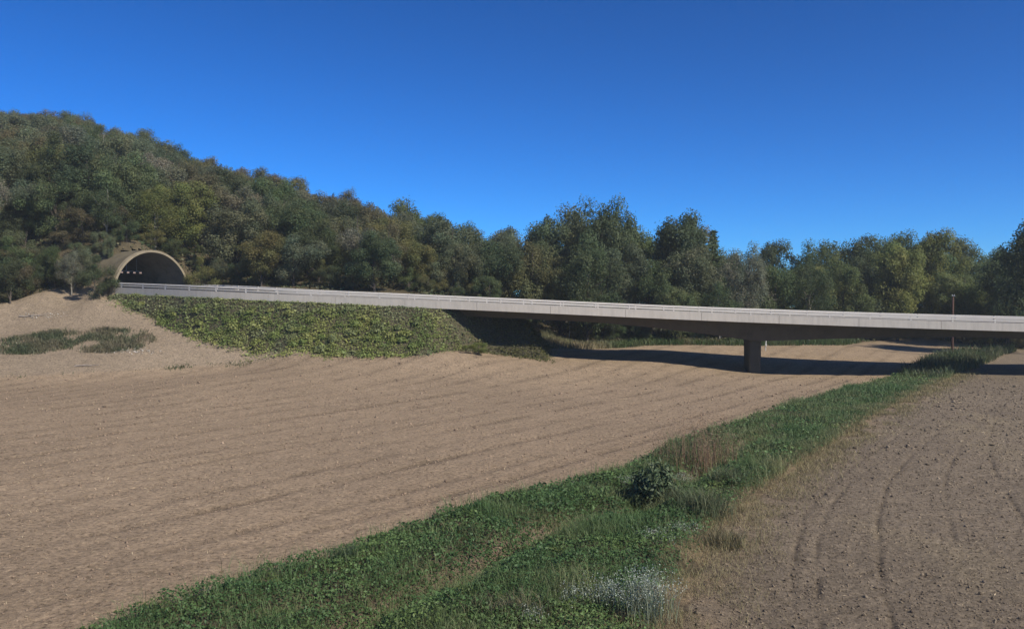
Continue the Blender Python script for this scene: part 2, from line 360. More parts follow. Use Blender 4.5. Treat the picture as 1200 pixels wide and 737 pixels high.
# ------------------------------------------------------------------ viaduct
viaduct = empty('viaduct', tuple(bridge_pt(62.0, 6.5, -9)))
VO = np.array(viaduct.location)
def sweep(name, S, prof, mat, parent, smooth=False, origin=None):
    """prof(s) -> list of (t, dz); closed loop swept along the viaduct path"""
    og = VO if origin is None else origin
    sec = [[bridge_pt(s, t, dz) - og for (t, dz) in prof(s)] for s in S]; m = len(sec[0])
    V = [p for q in sec for p in q]; Fc = []
    for i in range(len(S) - 1):
        for k in range(m):
            k2 = (k + 1) % m; Fc.append((i * m + k, i * m + k2, (i + 1) * m + k2, (i + 1) * m + k))
    Fc.append(tuple(range(m - 1, -1, -1))); Fc.append(tuple((len(S) - 1) * m + k for k in range(m)))
    return link(name, poly_mesh(name, V, Fc, smooth), mat, parent)
SP1 = float(to_st([29.7], [106.0])[0][0]); SP2 = SP1 + 52; SAB = EMBNOSE_S - 6.5
S = np.linspace(0, SMAX, 110)
ob = sweep('deck_slab', S, lambda s: [(.32, -.85), (WID - .32, -.85), (WID - .32, -1.25), (2.8, -1.42), (WID - 2.8, -1.42), (.32, -1.25)][0:3] + [(WID - 2.4, -1.5), (2.4, -1.5), (.32, -1.25)], M_shade_conc, viaduct)
ob = sweep('roadway', np.concatenate([np.linspace(-40, -.4, 8), S]), lambda s: [(.7, -.85), (WID - .7, -.85), (WID - .7, -.78), (.7, -.78)], M_asph, viaduct)
for a, b in ((0, .32), (WID - .32, WID)):
    for s0_ in np.arange(0, SMAX - 1, 8.9): sweep('edge_beam', np.linspace(s0_, min(s0_ + 8.87, SMAX), 6), lambda s: [(a, -.66), (a, FB), (b, FB), (b, -.66)] if a == 0 else [(a, FB), (b, FB), (b, -.66), (a, -.66)], M_conc, viaduct)
def gdepth(s):
    mid = .85
    if s < SP1: t = np.clip((s - SAB) / (SP1 - SAB), 0, 1); return mid + 1.45 * max(0, (t - .42) / .58) ** 1.7
    t = np.clip((s - SP1) / (SP2 - SP1), 0, 2); t = abs(t if t <= .5 else t - 1)
    return mid + 1.45 * max(0, (.5 - t) / .5) ** 1.5
sweep('box_girder', np.linspace(SAB - 1, SMAX, 120), lambda s: [(2.0, -1.38), (2.9, FB - gdepth(s)), (WID - 2.9, FB - gdepth(s)), (WID - 2.0, -1.38)], M_shade_conc, viaduct)
for k, sp in enumerate((SP1, SP2)):
    x, y, z, nx, ny = path(sp); zb = float(ground_z([x + 6.5 * nx], [y + 6.5 * ny])[0]) - .5; zt = float(z) + FB - gdepth(sp) + .05
    tx, ty = ny, -nx; V = []; hl_, hw, bv = 2.2, .72, .15
    loop = [(-hl_ + bv, -hw), (hl_ - bv, -hw), (hl_, -hw + bv), (hl_, hw - bv), (hl_ - bv, hw), (-hl_ + bv, hw), (-hl_, hw - bv), (-hl_, -hw + bv)]
    for zz in (zb, zt):
        for (a, b) in loop: V.append(np.array((x + nx * (6.1 + a) + tx * b, y + ny * (6.1 + a) + ty * b, zz)) - VO)
    Fc = [(i, (i + 1) % 8, 8 + (i + 1) % 8, 8 + i) for i in range(8)] + [tuple(range(7, -1, -1)), tuple(range(8, 16))]
    link('pier', poly_mesh('pier', V, Fc), M_shade_conc, viaduct)
sweep('abutment', np.linspace(SAB - 1.2, SAB + .3, 3), lambda s: [(3.6, -1.48), (3.6, -7), (WID - 1.6, -7), (WID - 1.6, -1.48)], M_shade_conc, viaduct)
# guard rails and their posts
for a in (.02, WID - .14):
    sweep('top_rail', S, lambda s: [(a, 0), (a - .03, -.06), (a, -.12), (a - .03, -.18), (a, -.24), (a + .12, -.24), (a + .12, 0)], M_rail, viaduct)
    sweep('middle_rail', S, lambda s: [(a, -.36), (a - .02, -.43), (a, -.50), (a + .10, -.50), (a + .10, -.36)], M_rail, viaduct)
pv, pf = [], []
for (bx_) in ((0, .10, -.34, .16, .16, .70), (0, .10, -.672, .26, .22, .025)):
    v, f = box_vf(*bx_); f = [tuple(i + len(pv) for i in q) for q in f]; pv += v; pf += f
me_post = poly_mesh('guard_rail_post', pv, pf)
for side in (0, 1):
    for s in np.arange(1.2, SMAX - .5, 4.45):
        x, y, z, nx, ny = path(s); p = bridge_pt(s, .0 if side == 0 else WID - .02, 0) - VO
        o = link('guard_rail_post', me_post, M_rail, viaduct); o.location = p; o.rotation_euler = (0, 0, math.atan2(ny, nx) - math.pi / 2 + (math.pi if side else 0))
tag(viaduct, 'long pale concrete road viaduct with guard rails crossing the ploughed field on a pier', 'bridge')

# ------------------------------------------------------------------ tunnel
tunnel = empty('road_tunnel', (TC[0], TC[1], TZ)); TO = np.array((TC[0], TC[1], TZ)); _n0 = np.array([-_tan0[1], _tan0[0]])
def tpt(s, t, z): return np.array((-_tan0[0] * s + _n0[0] * t, -_tan0[1] * s + _n0[1] * t, z))
def arch(name, s0, s1, r0, r1, mat, n=48, a0=-7, ns=8):
    V = []; Fc = []; ang = np.radians(np.linspace(a0, 180 - a0, n))
    loop = [(r0, s0), (r1, s0)] + [(r1, s0 + (s1 - s0) * k / ns) for k in range(1, ns + 1)] + [(r0, s0 + (s1 - s0) * k / ns) for k in range(ns, 0, -1)]
    m = len(loop)
    for a in ang:
        for (r, s) in loop: V.append(tpt(s, -math.cos(a) * r, math.sin(a) * r))
    for i in range(n - 1):
        for k in range(m):
            k2 = (k + 1) % m; Fc.append((i * m + k, i * m + k2, (i + 1) * m + k2, (i + 1) * m + k))
    Fc += [tuple(range(m)), tuple((n - 1) * m + k for k in range(m - 1, -1, -1))]
    return link(name, poly_mesh(name, V, Fc), mat, tunnel)
arch('portal_rim', .15, .75, TR - .34, TR - .02, M_rim)
arch('outer_shell', .76, 44, TR - .2, TR, M_shell)
arch('inner_lining', .76, 44, TR - .36, TR - .21, M_lining)
V = [tpt(43.8, -math.cos(a) * (TR - .3), math.sin(a) * (TR - .3)) for a in np.radians(np.linspace(-7, 187, 40))]
link('end_wall', poly_mesh('end_wall', V, [tuple(range(40))]), M_lining, tunnel)
V = [tpt(s, t, z) for s in (.8, 43.7) for (t, z) in ((-5.9, -.1), (5.9, -.1), (5.9, .25), (-5.9, .25))]
link('tunnel_floor', poly_mesh('tunnel_floor', V, [(0, 1, 2, 3), (7, 6, 5, 4), (0, 4, 5, 1), (1, 5, 6, 2), (2, 6, 7, 3), (3, 7, 4, 0)]), M_asph, tunnel)
for sd in (-1, 1):
    V = [tpt(s, sd * t, z) for s in (.8, 43.7) for (t, z) in ((5.0, .26), (5.9, .26), (5.9, 1.2), (5.0, 1.2))]
    link('side_kerb', poly_mesh('side_kerb', V, [(0, 1, 2, 3), (7, 6, 5, 4), (0, 4, 5, 1), (1, 5, 6, 2), (2, 6, 7, 3), (3, 7, 4, 0)]), M_lining, tunnel)
tag(tunnel, 'arched concrete tunnel mouth set into the wooded hillside at the end of the viaduct', 'tunnel')
M_lamp = emit_mat('lamp_glow', (1.0, .72, .62), .22)
def gantry(s, lab, n, half, zb):
    g = empty('lamp_gantry', tuple(TO + tpt(s, 0, zb)))
    v, f = [], []
    def bar(name, t0, t1, z0, z1, s0, s1, mat):
        V = [tpt(a, t, z) - tpt(0, 0, 0) for a in (s0, s1) for (t, z) in ((t0, z0), (t1, z0), (t1, z1), (t0, z1))]
        return link(name, poly_mesh(name, V, [(0, 1, 2, 3), (7, 6, 5, 4), (0, 4, 5, 1), (1, 5, 6, 2), (2, 6, 7, 3), (3, 7, 4, 0)]), mat, g)
    bar('beam', -half, half, -.06, .06, -.06, .06, M_steel)
    for t in np.linspace(-half * .75, half * .75, 4):
        zt = math.sqrt((TR - .5) ** 2 - t * t) - zb + .05; bar('hanger', t - .05, t + .05, .061, zt, -.05, .05, M_steel)
    for t in np.linspace(-half * .92, half * .92, n):
        l = bar('lamp', t - .24, t + .24, -.36, -.065, -.14, .14, M_steel); bar('diffuser', t - .2, t + .2, -.33, -.12, -.16, -.141, M_lamp).parent = l
    tag(g, lab, 'lamp gantry', 'lamp rows hanging in the tunnel')
gantry(7.0, 'nearest row of hanging lamps across the tunnel vault', 7, 3.6, 3.9)
gantry(16.0, 'second row of hanging lamps deeper inside the tunnel', 5, 3.4, 4.0)
gantry(27.0, 'farthest row of hanging lamps in the dark of the tunnel', 5, 3.4, 4.0)

# ------------------------------------------------------------------ embankment that carries the road to the abutment
toe = np.array([(unp(*p)) for p in TOE]); toe_s, toe_t = to_st(toe[:, 0], toe[:, 1])
ztop_at = lambda s: path(s)[2] + FB - .06
run = np.maximum(.6, -toe_t) / np.maximum(.5, ztop_at(toe_s) - toe[:, 2])
def emb_z(s, t, x, y):
    zt = ztop_at(np.minimum(s, EMBNOSE_S)); r = np.interp(s, toe_s, np.maximum(run, .45)) * (1 + .16 * fbm(s * .35, s * 0 + 2.5, 3))
    t0 = -.15 + 7.5 * sstep(EMBNOSE_S - 8.5, EMBNOSE_S - 1.5, s); z = np.minimum(zt, zt - np.maximum(0, t0 - t) / np.maximum(r, .45 + .65 * sstep(EMBNOSE_S - 9, EMBNOSE_S - 5, s))); z = np.minimum(z, zt - np.maximum(0, t - WID) / 1.3)
    z = np.minimum(z, zt - np.maximum(0, s - EMBNOSE_S) / 1.15 - .4 * np.maximum(0, s - EMBNOSE_S - 2.5))
    z = np.minimum(z, zt - .25 * sstep(EMBNOSE_S - 6, EMBNOSE_S, s))
    return z
ES, ET = np.meshgrid(np.arange(.3, EMBNOSE_S + 9, .45), np.arange(-13, WID + 9, .45), indexing='ij')
ex, ey, ez, enx, eny = path(ES); EX = ex + enx * ET; EY = ey + eny * ET
EZ = emb_z(ES, ET, EX, EY); lump = .14 * fbm(EX * .6, EY * .6, 3) * sstep(.1, -1.0, ET - 14 * (ES > EMBNOSE_S + .5)); EZ = EZ + lump
GE = base_h(EX, EY); EZ = np.maximum(EZ, GE - .5)
nr, nc = EX.shape; idx = np.arange(nr * nc).reshape(nr, nc)
quads = np.stack([idx[:-1, :-1], idx[1:, :-1], idx[1:, 1:], idx[:-1, 1:]], -1).reshape(-1, 4)
up = (EZ > GE - .4).reshape(-1); q = quads[up[quads].any(1)]; u, inv = np.unique(q, return_inverse=True)
EV = np.stack([EX, EY, EZ], -1).reshape(-1, 3)
emb = link('embankment', np_mesh('embankment', EV[u], inv.reshape(-1, 4), np.tile((.085, .075, .045), (len(u), 1)), True), M_soil); tag(emb, kind='structure')

# ------------------------------------------------------------------ leaf and blade builders
def norm(a): return a / (np.linalg.norm(a, axis=-1, keepdims=True) + 1e-9)
def leaves(P, Nn, L, W, col, fold=.25):
    """diamond leaves: centre P, facing Nn, half length L, half width W"""
    n = len(P); L = np.broadcast_to(np.asarray(L, float), (n,))[:, None]; W = np.broadcast_to(np.asarray(W, float), (n,))[:, None]
    r = norm(rng.normal(size=(n, 3))); u = norm(np.cross(Nn, r)); v = np.cross(Nn, u)
    V = np.stack([P - u * L, P + v * W + Nn * W * fold, P + u * L - Nn * L * .3, P - v * W + Nn * W * fold], 1).reshape(-1, 3)
    return V, np.arange(4 * n).reshape(n, 4), np.repeat(np.broadcast_to(col, (n, 3)), 4, 0)
def blades(P, H, W, lean, col, tipcol=None):
    """curved grass blades of six points"""
    n = len(P); a = rng.random(n) * 2 * math.pi; dx = np.stack([np.cos(a), np.sin(a), 0 * a], -1)
    b = rng.random(n) * 2 * math.pi; wv = np.stack([np.cos(b), np.sin(b), 0 * b], -1)
    H = np.broadcast_to(np.asarray(H, float), (n,))[:, None]; W = np.broadcast_to(np.asarray(W, float), (n,))[:, None]; le = np.broadcast_to(np.asarray(lean, float), (n,))[:, None]
    z = np.array((0, 0, 1.0)); mid = P + dx * H * le * .35 + z * H * .6; tip = P + dx * H * le + z * H * (1 - .3 * np.minimum(le, 1.2))
    V = np.stack([P - wv * W / 2, P + wv * W / 2, mid - wv * W * .4, mid + wv * W * .4, tip - wv * W * .08, tip + wv * W * .08], 1).reshape(-1, 3)
    k = np.arange(n)[:, None] * 6
    Fc = np.stack([k + [0, 1, 3, 2], k + [2, 3, 5, 4]], 1).reshape(-1, 4)
    col = np.broadcast_to(col, (n, 3)); c = np.repeat(col[:, None], 6, 1).copy()
    if tipcol is not None: c[:, 4:] = np.broadcast_to(tipcol, (n, 3))[:, None]
    return V, Fc, c.reshape(-1, 3)
def join(*parts):
    V, Fc, Cc = [], [], []; o = 0
    for (v, f, c) in parts: V.append(v); Fc.append(f + o); Cc.append(c); o += len(v)
    return np.vstack(V), np.vstack(Fc), np.vstack(Cc)
def mixc(a, b, t): t = np.asarray(t)[:, None]; return np.array(a) * (1 - t) + np.array(b) * t
def jit(c, s=.25): return c * (1 + s * rng.normal(size=(len(c), 1))).clip(.4, 1.8)

# ------------------------------------------------------------------ trees
def curve_pts(p0, p1, n, wob):
    t = np.linspace(0, 1, n)[:, None]; p = p0 * (1 - t) + p1 * t
    p[1:-1] += rng.normal(size=(n - 2, 3)) * wob; return p
def make_tree(kind):
    H = 14.0
    pr = dict(broad=(.10, .40, 76, 1.05, 265, .120), tall=(.10, .27, 72, .98, 270, .120), wispy=(.14, .36, 76, .95, 170, .105), bush=(.02, .48, 52, 1.1, 290, .120), lobed=(.14, .42, 46, 1.25, 400, .125))[kind]
    z0, wr, ncl, cr, nl, ls = pr; cz = (z0 + 1) / 2 * H; hz = (1 - z0) / 2 * H; wx = wr * H
    ph = rng.random(4) * 6.28; cen = []
    while len(cen) < ncl:
        d = norm(rng.normal(size=3)); r = rng.random() ** .38
        az = math.atan2(d[1], d[0]); w_ = wx * (1 + .22 * math.sin(2 * az + ph[0]) + .15 * math.sin(3 * az + ph[1] + d[2] * 2))
        zf = d[2] * r; taper = 1 - .30 * max(0, zf) ** 1.5 - .22 * max(0, -zf)
        p = np.array((d[0] * r * w_ * taper, d[1] * r * w_ * taper, cz + zf * hz * .93))
        if all(np.linalg.norm(p - q) > cr * .75 for q in cen) or rng.random() < .05: cen.append(p)
    cen = np.array(cen); dm = np.linalg.norm(cen[:, None] - cen[None], axis=-1); cen = cen[((dm < cr * 2.3).sum(1) >= 3) & ((cen[:, 2] < H * .8) | ((dm < cr * 1.9).sum(1) >= 3))]; P, Nn, Cc = [], [], []
    for c in cen:
        rr = cr * rng.uniform(.7, 1.45); n = int(1.15 * nl * rng.uniform(.6, 1.3) * (rr / cr) ** 1.6)
        d = norm(rng.normal(size=(n, 3)) + (0, 0, .25)); rad = rr * (1.22 * rng.random(n) ** .55)[:, None]
        p = c + d * rad * rng.uniform(.75, 1.25, 3); P.append(p); Nn.append(norm(d + rng.normal(size=(n, 3)) * .48 + (0, 0, .35)))
        b = rng.uniform(.78, 1.18); k = np.ones((n, 3)) * b; k[:, 0] *= rng.uniform(.92, 1.12); Cc.append(jit(k, .10))
    P = np.vstack(P); Nn = np.vstack(Nn); Cc = np.vstack(Cc); n = len(P)
    # loose sprays that break the outline
    m = n // 14; k = rng.integers(0, n, m); P2 = P[k] + norm(P[k] - (0, 0, cz * .8)) * rng.uniform(.1, .45, (m, 1)); P = np.vstack([P, P2]); Nn = np.vstack([Nn, norm(rng.normal(size=(m, 3)))]); Cc = np.vstack([Cc, Cc[k]])
    sz = .89 * ls * rng.uniform(.65, 1.35, len(P)); v, f, c = leaves(P, Nn, sz * 1.25, sz * .8, Cc)
    crown = np_mesh('crown', v, f, c); crown.materials.append(M_leaf)
    V, Fc = [], []; top = np.array((rng.uniform(-.6, .6), rng.uniform(-.6, .6), H * .86)); tp = curve_pts(np.array((0, 0, -.4)), top, 7, .14)
    v, f = tube_vf(tp, np.linspace(.26, .05, 7), 7); V += v; Fc += f
    for c in cen[rng.permutation(len(cen))[:22]]:
        t = np.clip(c[2] / (H * .86) - rng.uniform(.14, .3), .1, .8); b = np.array([np.interp(t, np.linspace(0, 1, 7), tp[:, i]) for i in range(3)])
        lp = curve_pts(b, c, 4, .2); lp[1:3, 2] += .25; v, f = tube_vf(lp, np.linspace(.11 * (1 - t * .6), .02, 4), 5, len(V)); V += v; Fc += f
    trunk = poly_mesh('trunk', V, Fc, True); trunk.materials.append(M_pale if kind == 'wispy' else M_bark)
    return H, trunk, crown
def make_conifer():
    H = 14.0; P, Nn = [], []
    for z in np.arange(1.2, H - .1, .42):
        R_ = (H - z) * .2 + .02; nb = 9
        for b in range(nb):
            a = rng.random() * 6.28; L = R_ * rng.uniform(.7, 1.1); m = int(7 + 16 * L)
            t = rng.random(m); p = np.stack([np.cos(a) * L * t, np.sin(a) * L * t, z + (rng.random() - .5) * .5 - .28 * L * t + .14 * L * t * t], -1) + rng.normal(size=(m, 3)) * (.10, .10, .05)
            P.append(p); Nn.append(norm(rng.normal(size=(m, 3)) * .5 + (0, 0, .8)))
    P = np.vstack(P); Nn = np.vstack(Nn); s = rng.uniform(.08, .16, len(P)); v, f, c = leaves(P, Nn, s * 1.5, s * .7, jit(np.ones((len(P), 3)), .2))
    crown = np_mesh('crown', v, f, c); crown.materials.append(M_leaf)
    v, f = tube_vf([(0, 0, -.4), (0, 0, H * .5), (0, 0, H)], [.2, .11, .02], 7); trunk = poly_mesh('trunk', v, f, True); trunk.materials.append(M_bark)
    return H, trunk, crown
PROTO = {k: [make_tree(k) for _ in range(n)] for k, n in (('broad', 4), ('tall', 3), ('wispy', 3), ('bush', 3), ('lobed', 2))}
PROTO['conifer'] = [make_conifer()]
TONE = {'dark green': (.088, .118, .056), 'mid green': (.118, .158, .066), 'grey-green': (.148, .172, .096), 'olive': (.165, .170, .068), 'brownish': (.160, .150, .080), 'yellowing': (.215, .205, .058), 'yellow-green': (.180, .210, .068), 'pale grey-green': (.21, .215, .145)}
NTREE = 0
def tree(kind, tone, x, y, h, label, wide=1.0, group=None, name='broadleaf_tree', cat='tree', zoff=0.0):
    global NTREE
    pl = PROTO[kind]; H, tm, cm = pl[NTREE % len(pl)]; NTREE += 1
    s = h / H; z = float(ground_z(x, y)[0]); sw = s * wide if h > 9 else s * wide * 1.1
    e = empty(name, (x, y, z + zoff), rng.uniform(0, 6.28), (sw * rng.uniform(.93, 1.07), sw * rng.uniform(.93, 1.07), s))
    t = link('trunk', tm, None, e); c = link('crown', cm, None, e)
    k = 1.1 * np.array(TONE[tone]) * rng.uniform(.84, 1.16) * (rng.uniform(.93, 1.07), 1, rng.uniform(.9, 1.1)); c.color = (*k, 1)
    tag(e, label, cat, group or label); return e
SKX = [-400, 0, 60, 110, 150, 190, 230, 260, 300, 340, 380, 400, 415, 440, 480, 520, 540, 553, 570, 590, 620, 660, 682, 692, 710, 728, 745, 762, 775, 800, 815, 826, 850, 880, 920, 960, 1000, 1040, 1075, 1100, 1130, 1160, 1178, 1200, 1500]
SKY = [118, 129, 132, 139, 151, 164, 184, 193, 203, 208, 216, 226, 236, 240, 240, 243, 258, 273, 266, 259, 254, 252, 254, 238, 231, 240, 256, 262, 246, 238, 252, 276, 287, 280, 284, 280, 278, 271, 281, 269, 276, 288, 290, 246, 236]
def skytop(px, d): return CAMZ + (HZ - np.interp(px, SKX, SKY)) / F * d
placed = []
def free(x, y, r):
    return all((x - a) ** 2 + (y - b) ** 2 > r * r for a, b in placed)
def blocked(x, y, m=0):
    rel = np.array((x, y)) - TC; si = -(rel @ _tan0); ti = rel @ _n0
    if si > -4 and abs(ti) < TR + 1.3 + m and float(base_h(np.array([x]), np.array([y]))[0]) < TZ + TR + .2: return True
    s, t = to_st([x], [y]); s, t = s[0], t[0]
    return bool(s > .2 and -14 < t < WID + 3.0 + m)
def zone(px, d):
    if px < 560: return 'trees on the left hill' if d > 150 else 'trees near the tunnel and ivy bank'
    return 'trees in the wood behind the viaduct'
PLACE = [(60, 'at the left picture edge'), (130, 'left of the tunnel'), (225, 'above the tunnel mouth'), (330, 'just right of the tunnel'), (440, 'above the left ivy bank'), (560, 'above the right ivy bank'), (640, 'over the abutment'), (740, 'right of the abutment'), (850, 'left of the pier'), (935, 'behind the pier'), (1010, 'right of the pier'), (1085, 'between pier and wooden pole'), (1150, 'behind the wooden pole'), (9999, 'at the right picture edge')]
FORM = dict(broad='spreading', tall='slender', wispy='feathery', bush='bushy', lobed='round-headed')
def place(px): return next(t for m, t in PLACE if px < m)
def tlabel(kd, tone, h, px, d, row):
    sz = 'low' if h < 9 else 'medium' if h < 13 else 'tall'
    if row == 2: r = 'on the skyline'
    elif row == 0: r = 'in the front row'
    else: r = 'high up' if (px < 450 and d > 180) else 'halfway up' if (px < 450 and d > 150) else 'in the second row' if d < edge_at(px) + 13 else 'deep in the wood'
    return ' '.join((sz, FORM[kd], tone, 'tree', r, place(px)))
EDX = [-900, 0, 35, 135, 225, 330, 400, 600, 635, 850, 950, 1000, 1040, 1085, 1110, 1150, 1200, 1500]; EDY = [112, 113, 118, 120.5, 126, 124, 122, 121, 127, 130, 137, 145, 153, 157, 151, 141, 136, 128]
def edge_at(px): return float(np.interp(px, EDX, EDY))
def at_px(px, d): return ((px - CX) * d / F, d)
# trees that stand out
def special(kind, tone, px, d, ytop, label, wide=1.0, name='broadleaf_tree'):
    x, y = at_px(px, d); h = CAMZ + (HZ - ytop) / F * d - float(base_h(np.array([x]), np.array([y]))[0])
    placed.append((x, y)); return tree(kind, tone, x, y, h, label, wide, None, name)
special('lobed', 'dark green', 708, 142, 231, 'tallest round-headed tree above the wood left of the skyline gap', .62)
special('tall', 'dark green', 797, 142, 236, 'tall dark pointed tree next to the small conifer on the skyline', .78)
special('conifer', 'dark green', 836, 144, 271, 'small spruce with a pointed tip showing against the sky', 1.7, 'conifer_tree')
special('wispy', 'pale grey-green', 876, 134, 287, 'pale grey feathery tree behind the pier of the viaduct', .8)
special('tall', 'yellow-green', 1052, 150, 272, 'light yellow-green slender tree with pale trunk in the right wood', .8)
special('tall', 'yellow-green', 1098, 156, 268, 'light green tree rising highest in the right wood', .8)
special('lobed', 'dark green', 1224, 124, 238, 'big dark tree cut off by the right edge of the picture', .7)
special('tall', 'dark green', 1182, 139, 284, 'dark shaded tree just left of the big right edge tree', .9)
special('bush', 'yellow-green', 560, 101.0, 399, 'small bright green bush on the field edge before the abutment', 1.9, 'shrub')
special('broad', 'yellowing', 186, 166, 213, 'yellow autumn tree in the middle of the left hillside', .75)
special('bush', 'yellowing', 92, 150, 224, 'yellowing tree low on the hillside left of the tunnel', .7)
special('bush', 'dark green', 12, 113.5, 292, 'dark bushy tree at the left edge beside the bare earth', .85)
special('wispy', 'pale grey-green', 84, 117.5, 294, 'thin pale tree standing on the bank left of the tunnel', .8)
special('bush', 'dark green', 111, 116.2, 298, 'dark bushy tree hiding the outside of the tunnel shell', .95)
special('bush', 'grey-green', 101, 119.5, 284, 'grey-green bushy tree beside the dark one left of the tunnel', .8)
special('broad', 'mid green', 64, 119, 288, 'mid green tree at the head of the bare earth bank', .8)
special('bush', 'olive', 236, 128.5, 300, 'olive bush on the bank right of the tunnel mouth', .9)
special('bush', 'grey-green', 254, 130, 296, 'grey-green bush second from the tunnel on its right bank', .9)
special('bush', 'mid green', 573, 124.5, 318, 'mid green bush behind the guard rail above the abutment', 1.0)
special('bush', 'dark green', 47, 119.5, 298, 'dark bushy tree left of the thin pale tree', .8)
special('broad', 'grey-green', 128, 122.5, 276, 'grey-green tree leaning over the left shoulder of the tunnel', .6)
# skyline row
px = -190
while px < 1360:
    d = np.interp(px, [-300, 0, 100, 230, 330, 420, 500, 560, 620, 700, 1200, 1500], [236, 228, 222, 200, 184, 170, 160, 158, 154, 152, 172, 165]) + rng.uniform(-3, 3)
    x, y = at_px(px, d); h = float(min(skytop(px + k_, d) for k_ in ((0,) if px < 560 else (-20, -10, 0, 10, 20))) - base_h(np.array([x]), np.array([y]))[0]) + rng.uniform(-.8, .9)
    if free(x, y, 4.0) and not blocked(x, y):
        placed.append((x, y)); h = min(max(h, 7.5), 23)
        tone = random.choice(['grey-green', 'dark green', 'olive', 'mid green', 'brownish'] if px < 900 else ['mid green', 'yellow-green', 'dark green', 'mid green'])
        kd = random.choice(['broad', 'tall', 'broad', 'wispy', 'lobed']); tree(kd, tone, x, y, h, tlabel(kd, tone, h, px, d, 2), 1.05 if h < 15 else .85, zone(px, d))
    px += rng.uniform(15, 26) if px < 560 else rng.uniform(20, 32)
# the wood behind the skyline row comes forward to its front edge
cand = []
for d in np.arange(112, 226, 4.8):
    for x in np.arange(-150, 118, 5.7): cand.append((x + rng.uniform(-2.4, 2.4), d + rng.uniform(-2, 2)))
cand = np.array(cand); cpx = cand[:, 0] / cand[:, 1] * F + CX; creg = regions(cand[:, 0], cand[:, 1]); cz_ = base_h(cand[:, 0], cand[:, 1])
back = np.interp(cpx, [-300, 0, 100, 230, 330, 420, 500, 560, 620, 700, 1200, 1500], [232, 224, 218, 196, 180, 166, 157, 154, 150, 148, 169, 160])
for (x, d), px, rg, z, bk in sorted(zip(cand.tolist(), cpx, creg, cz_, back), key=lambda q: q[0][1]):
    if rg != 4 or px < -140 or px > 1280 or d > bk or not free(x, d, 4.25) or blocked(x, d): continue
    lim = float(skytop(px, d)) - z
    h = rng.uniform(9, 14) if px < 560 else rng.uniform(9, 16)
    if px < 560 and d < 132: h = rng.uniform(7.5, 11)
    h = min(h, lim * .95)
    if 225 < px < 560: h = min(h, 13)
    if h < 4: continue
    kinds = ['broad', 'broad', 'wispy', 'bush', 'bush', 'tall', 'lobed']; tones = ['grey-green', 'grey-green', 'olive', 'dark green', 'brownish', 'mid green', 'pale grey-green'] if px < 560 else ['dark green', 'mid green', 'olive', 'grey-green', 'dark green']
    if px > 900: tones = ['dark green', 'mid green', 'mid green', 'yellow-green']
    if rng.random() < .035 and px < 560: tones = ['yellow-green', 'yellowing']
    placed.append((x, d)); tone = random.choice(tones)
    kd = random.choice(kinds); e_ = edge_at(px); tree(kd, tone, x, d, h, tlabel(kd, tone, h, px, d, 0 if d < e_ + 6 else 1), 1.12 if h < 13 else .92, zone(px, d))
# shrubs along the foot of the wood
for i in range(310):
    px = rng.uniform(-60, 1260) if i < 130 else rng.uniform(-60, 560) if i < 210 else rng.uniform(-70, 150); e = edge_at(px)
    d = e + (rng.uniform(.2, 5) if i < 130 else rng.uniform(4, 45) if i < 210 else rng.uniform(-1.2, 13)); x, y = at_px(px, d)
    if not free(x, y, 2.0 if i < 210 else 1.5) or blocked(x, y, -.6) or abs(px - 1117) < 12: continue
    placed.append((x, y)); tone = random.choice(['dark green', 'mid green', 'olive', 'grey-green', 'brownish'])
    h = rng.uniform(2.2, 4.6) if i < 210 else rng.uniform(3.6, 6.8); tree('bush', tone, x, y, h, ('low ' if h < 3.2 else 'tall ') + tone + (' shrub at the front of the wood ' if i < 130 else ' shrub under the hillside trees ') + place(px), 1.15, 'shrubs of the wood', 'shrub', 'shrub', -.15)
q = np.stack([*(lambda d, p: ((p - CX) * d / F, d))(112 + 85 * rng.random(60000) ** 1.2, rng.uniform(-80, 1290, 60000))], -1); rg = regions(q[:, 0], q[:, 1]); q = q[(rg == 4) & (fbm(q[:, 0] * .2, q[:, 1] * .2, 2) > -.35)]
S_, T_ = to_st(q[:, 0], q[:, 1]); rl = q - TC; q = q[~(((S_ > .2) & (T_ > -14) & (T_ < WID + 1)) | ((np.abs(rl @ _n0) < TR + .3) & (-(rl @ _tan0) > -2) & (base_h(q[:, 0], q[:, 1]) < TZ + TR)))]
P = np.stack([q[:, 0], q[:, 1], ground_z(q[:, 0], q[:, 1]) + .05 + rng.random(len(q)) ** 1.5 * np.clip(.5 + fbm(q[:, 0] * .4, q[:, 1] * .4, 2), .1, 1.2)], -1); sz = rng.uniform(.10, .22, len(q)); tn = sstep(-.4, .5, fbm(q[:, 0] * .25 + 3, q[:, 1] * .25, 2))
v, f, c = leaves(P, norm(rng.normal(size=P.shape) * .5 + (0, -.2, .8)), sz * 1.3, sz, jit(mixc((.06, .085, .035), (.13, .11, .06), tn), .25))
tag(link('undergrowth', np_mesh('undergrowth', v, f, c), M_herb), 'low leafy undergrowth on the floor of the wood', 'undergrowth', None, 'stuff')
for s_, t_ in [(-4.5, 2.0), (-5, 6.0), (-4.6, 9.8), (-7.5, 3.6), (-7.5, 8.2), (-7, 12.5), (-10, 1.5), (-10.5, 6), (-11, 10.5), (-6, -.2)]:
    p_ = bridge_pt(s_, t_, 0); zt_ = float(ground_z(p_[0], p_[1])[0])
    if zt_ > TZ + math.sqrt(max(TR ** 2 - (t_ - 6.5) ** 2, 0)) - .1: tree('bush', random.choice(['olive', 'grey-green', 'mid green']), p_[0], p_[1], rng.uniform(2.4, 4.2), 'low shrub growing on top of the tunnel arch', 1.2, 'shrubs on the tunnel', 'shrub', 'shrub', -.15)
print('trees and shrubs', NTREE)

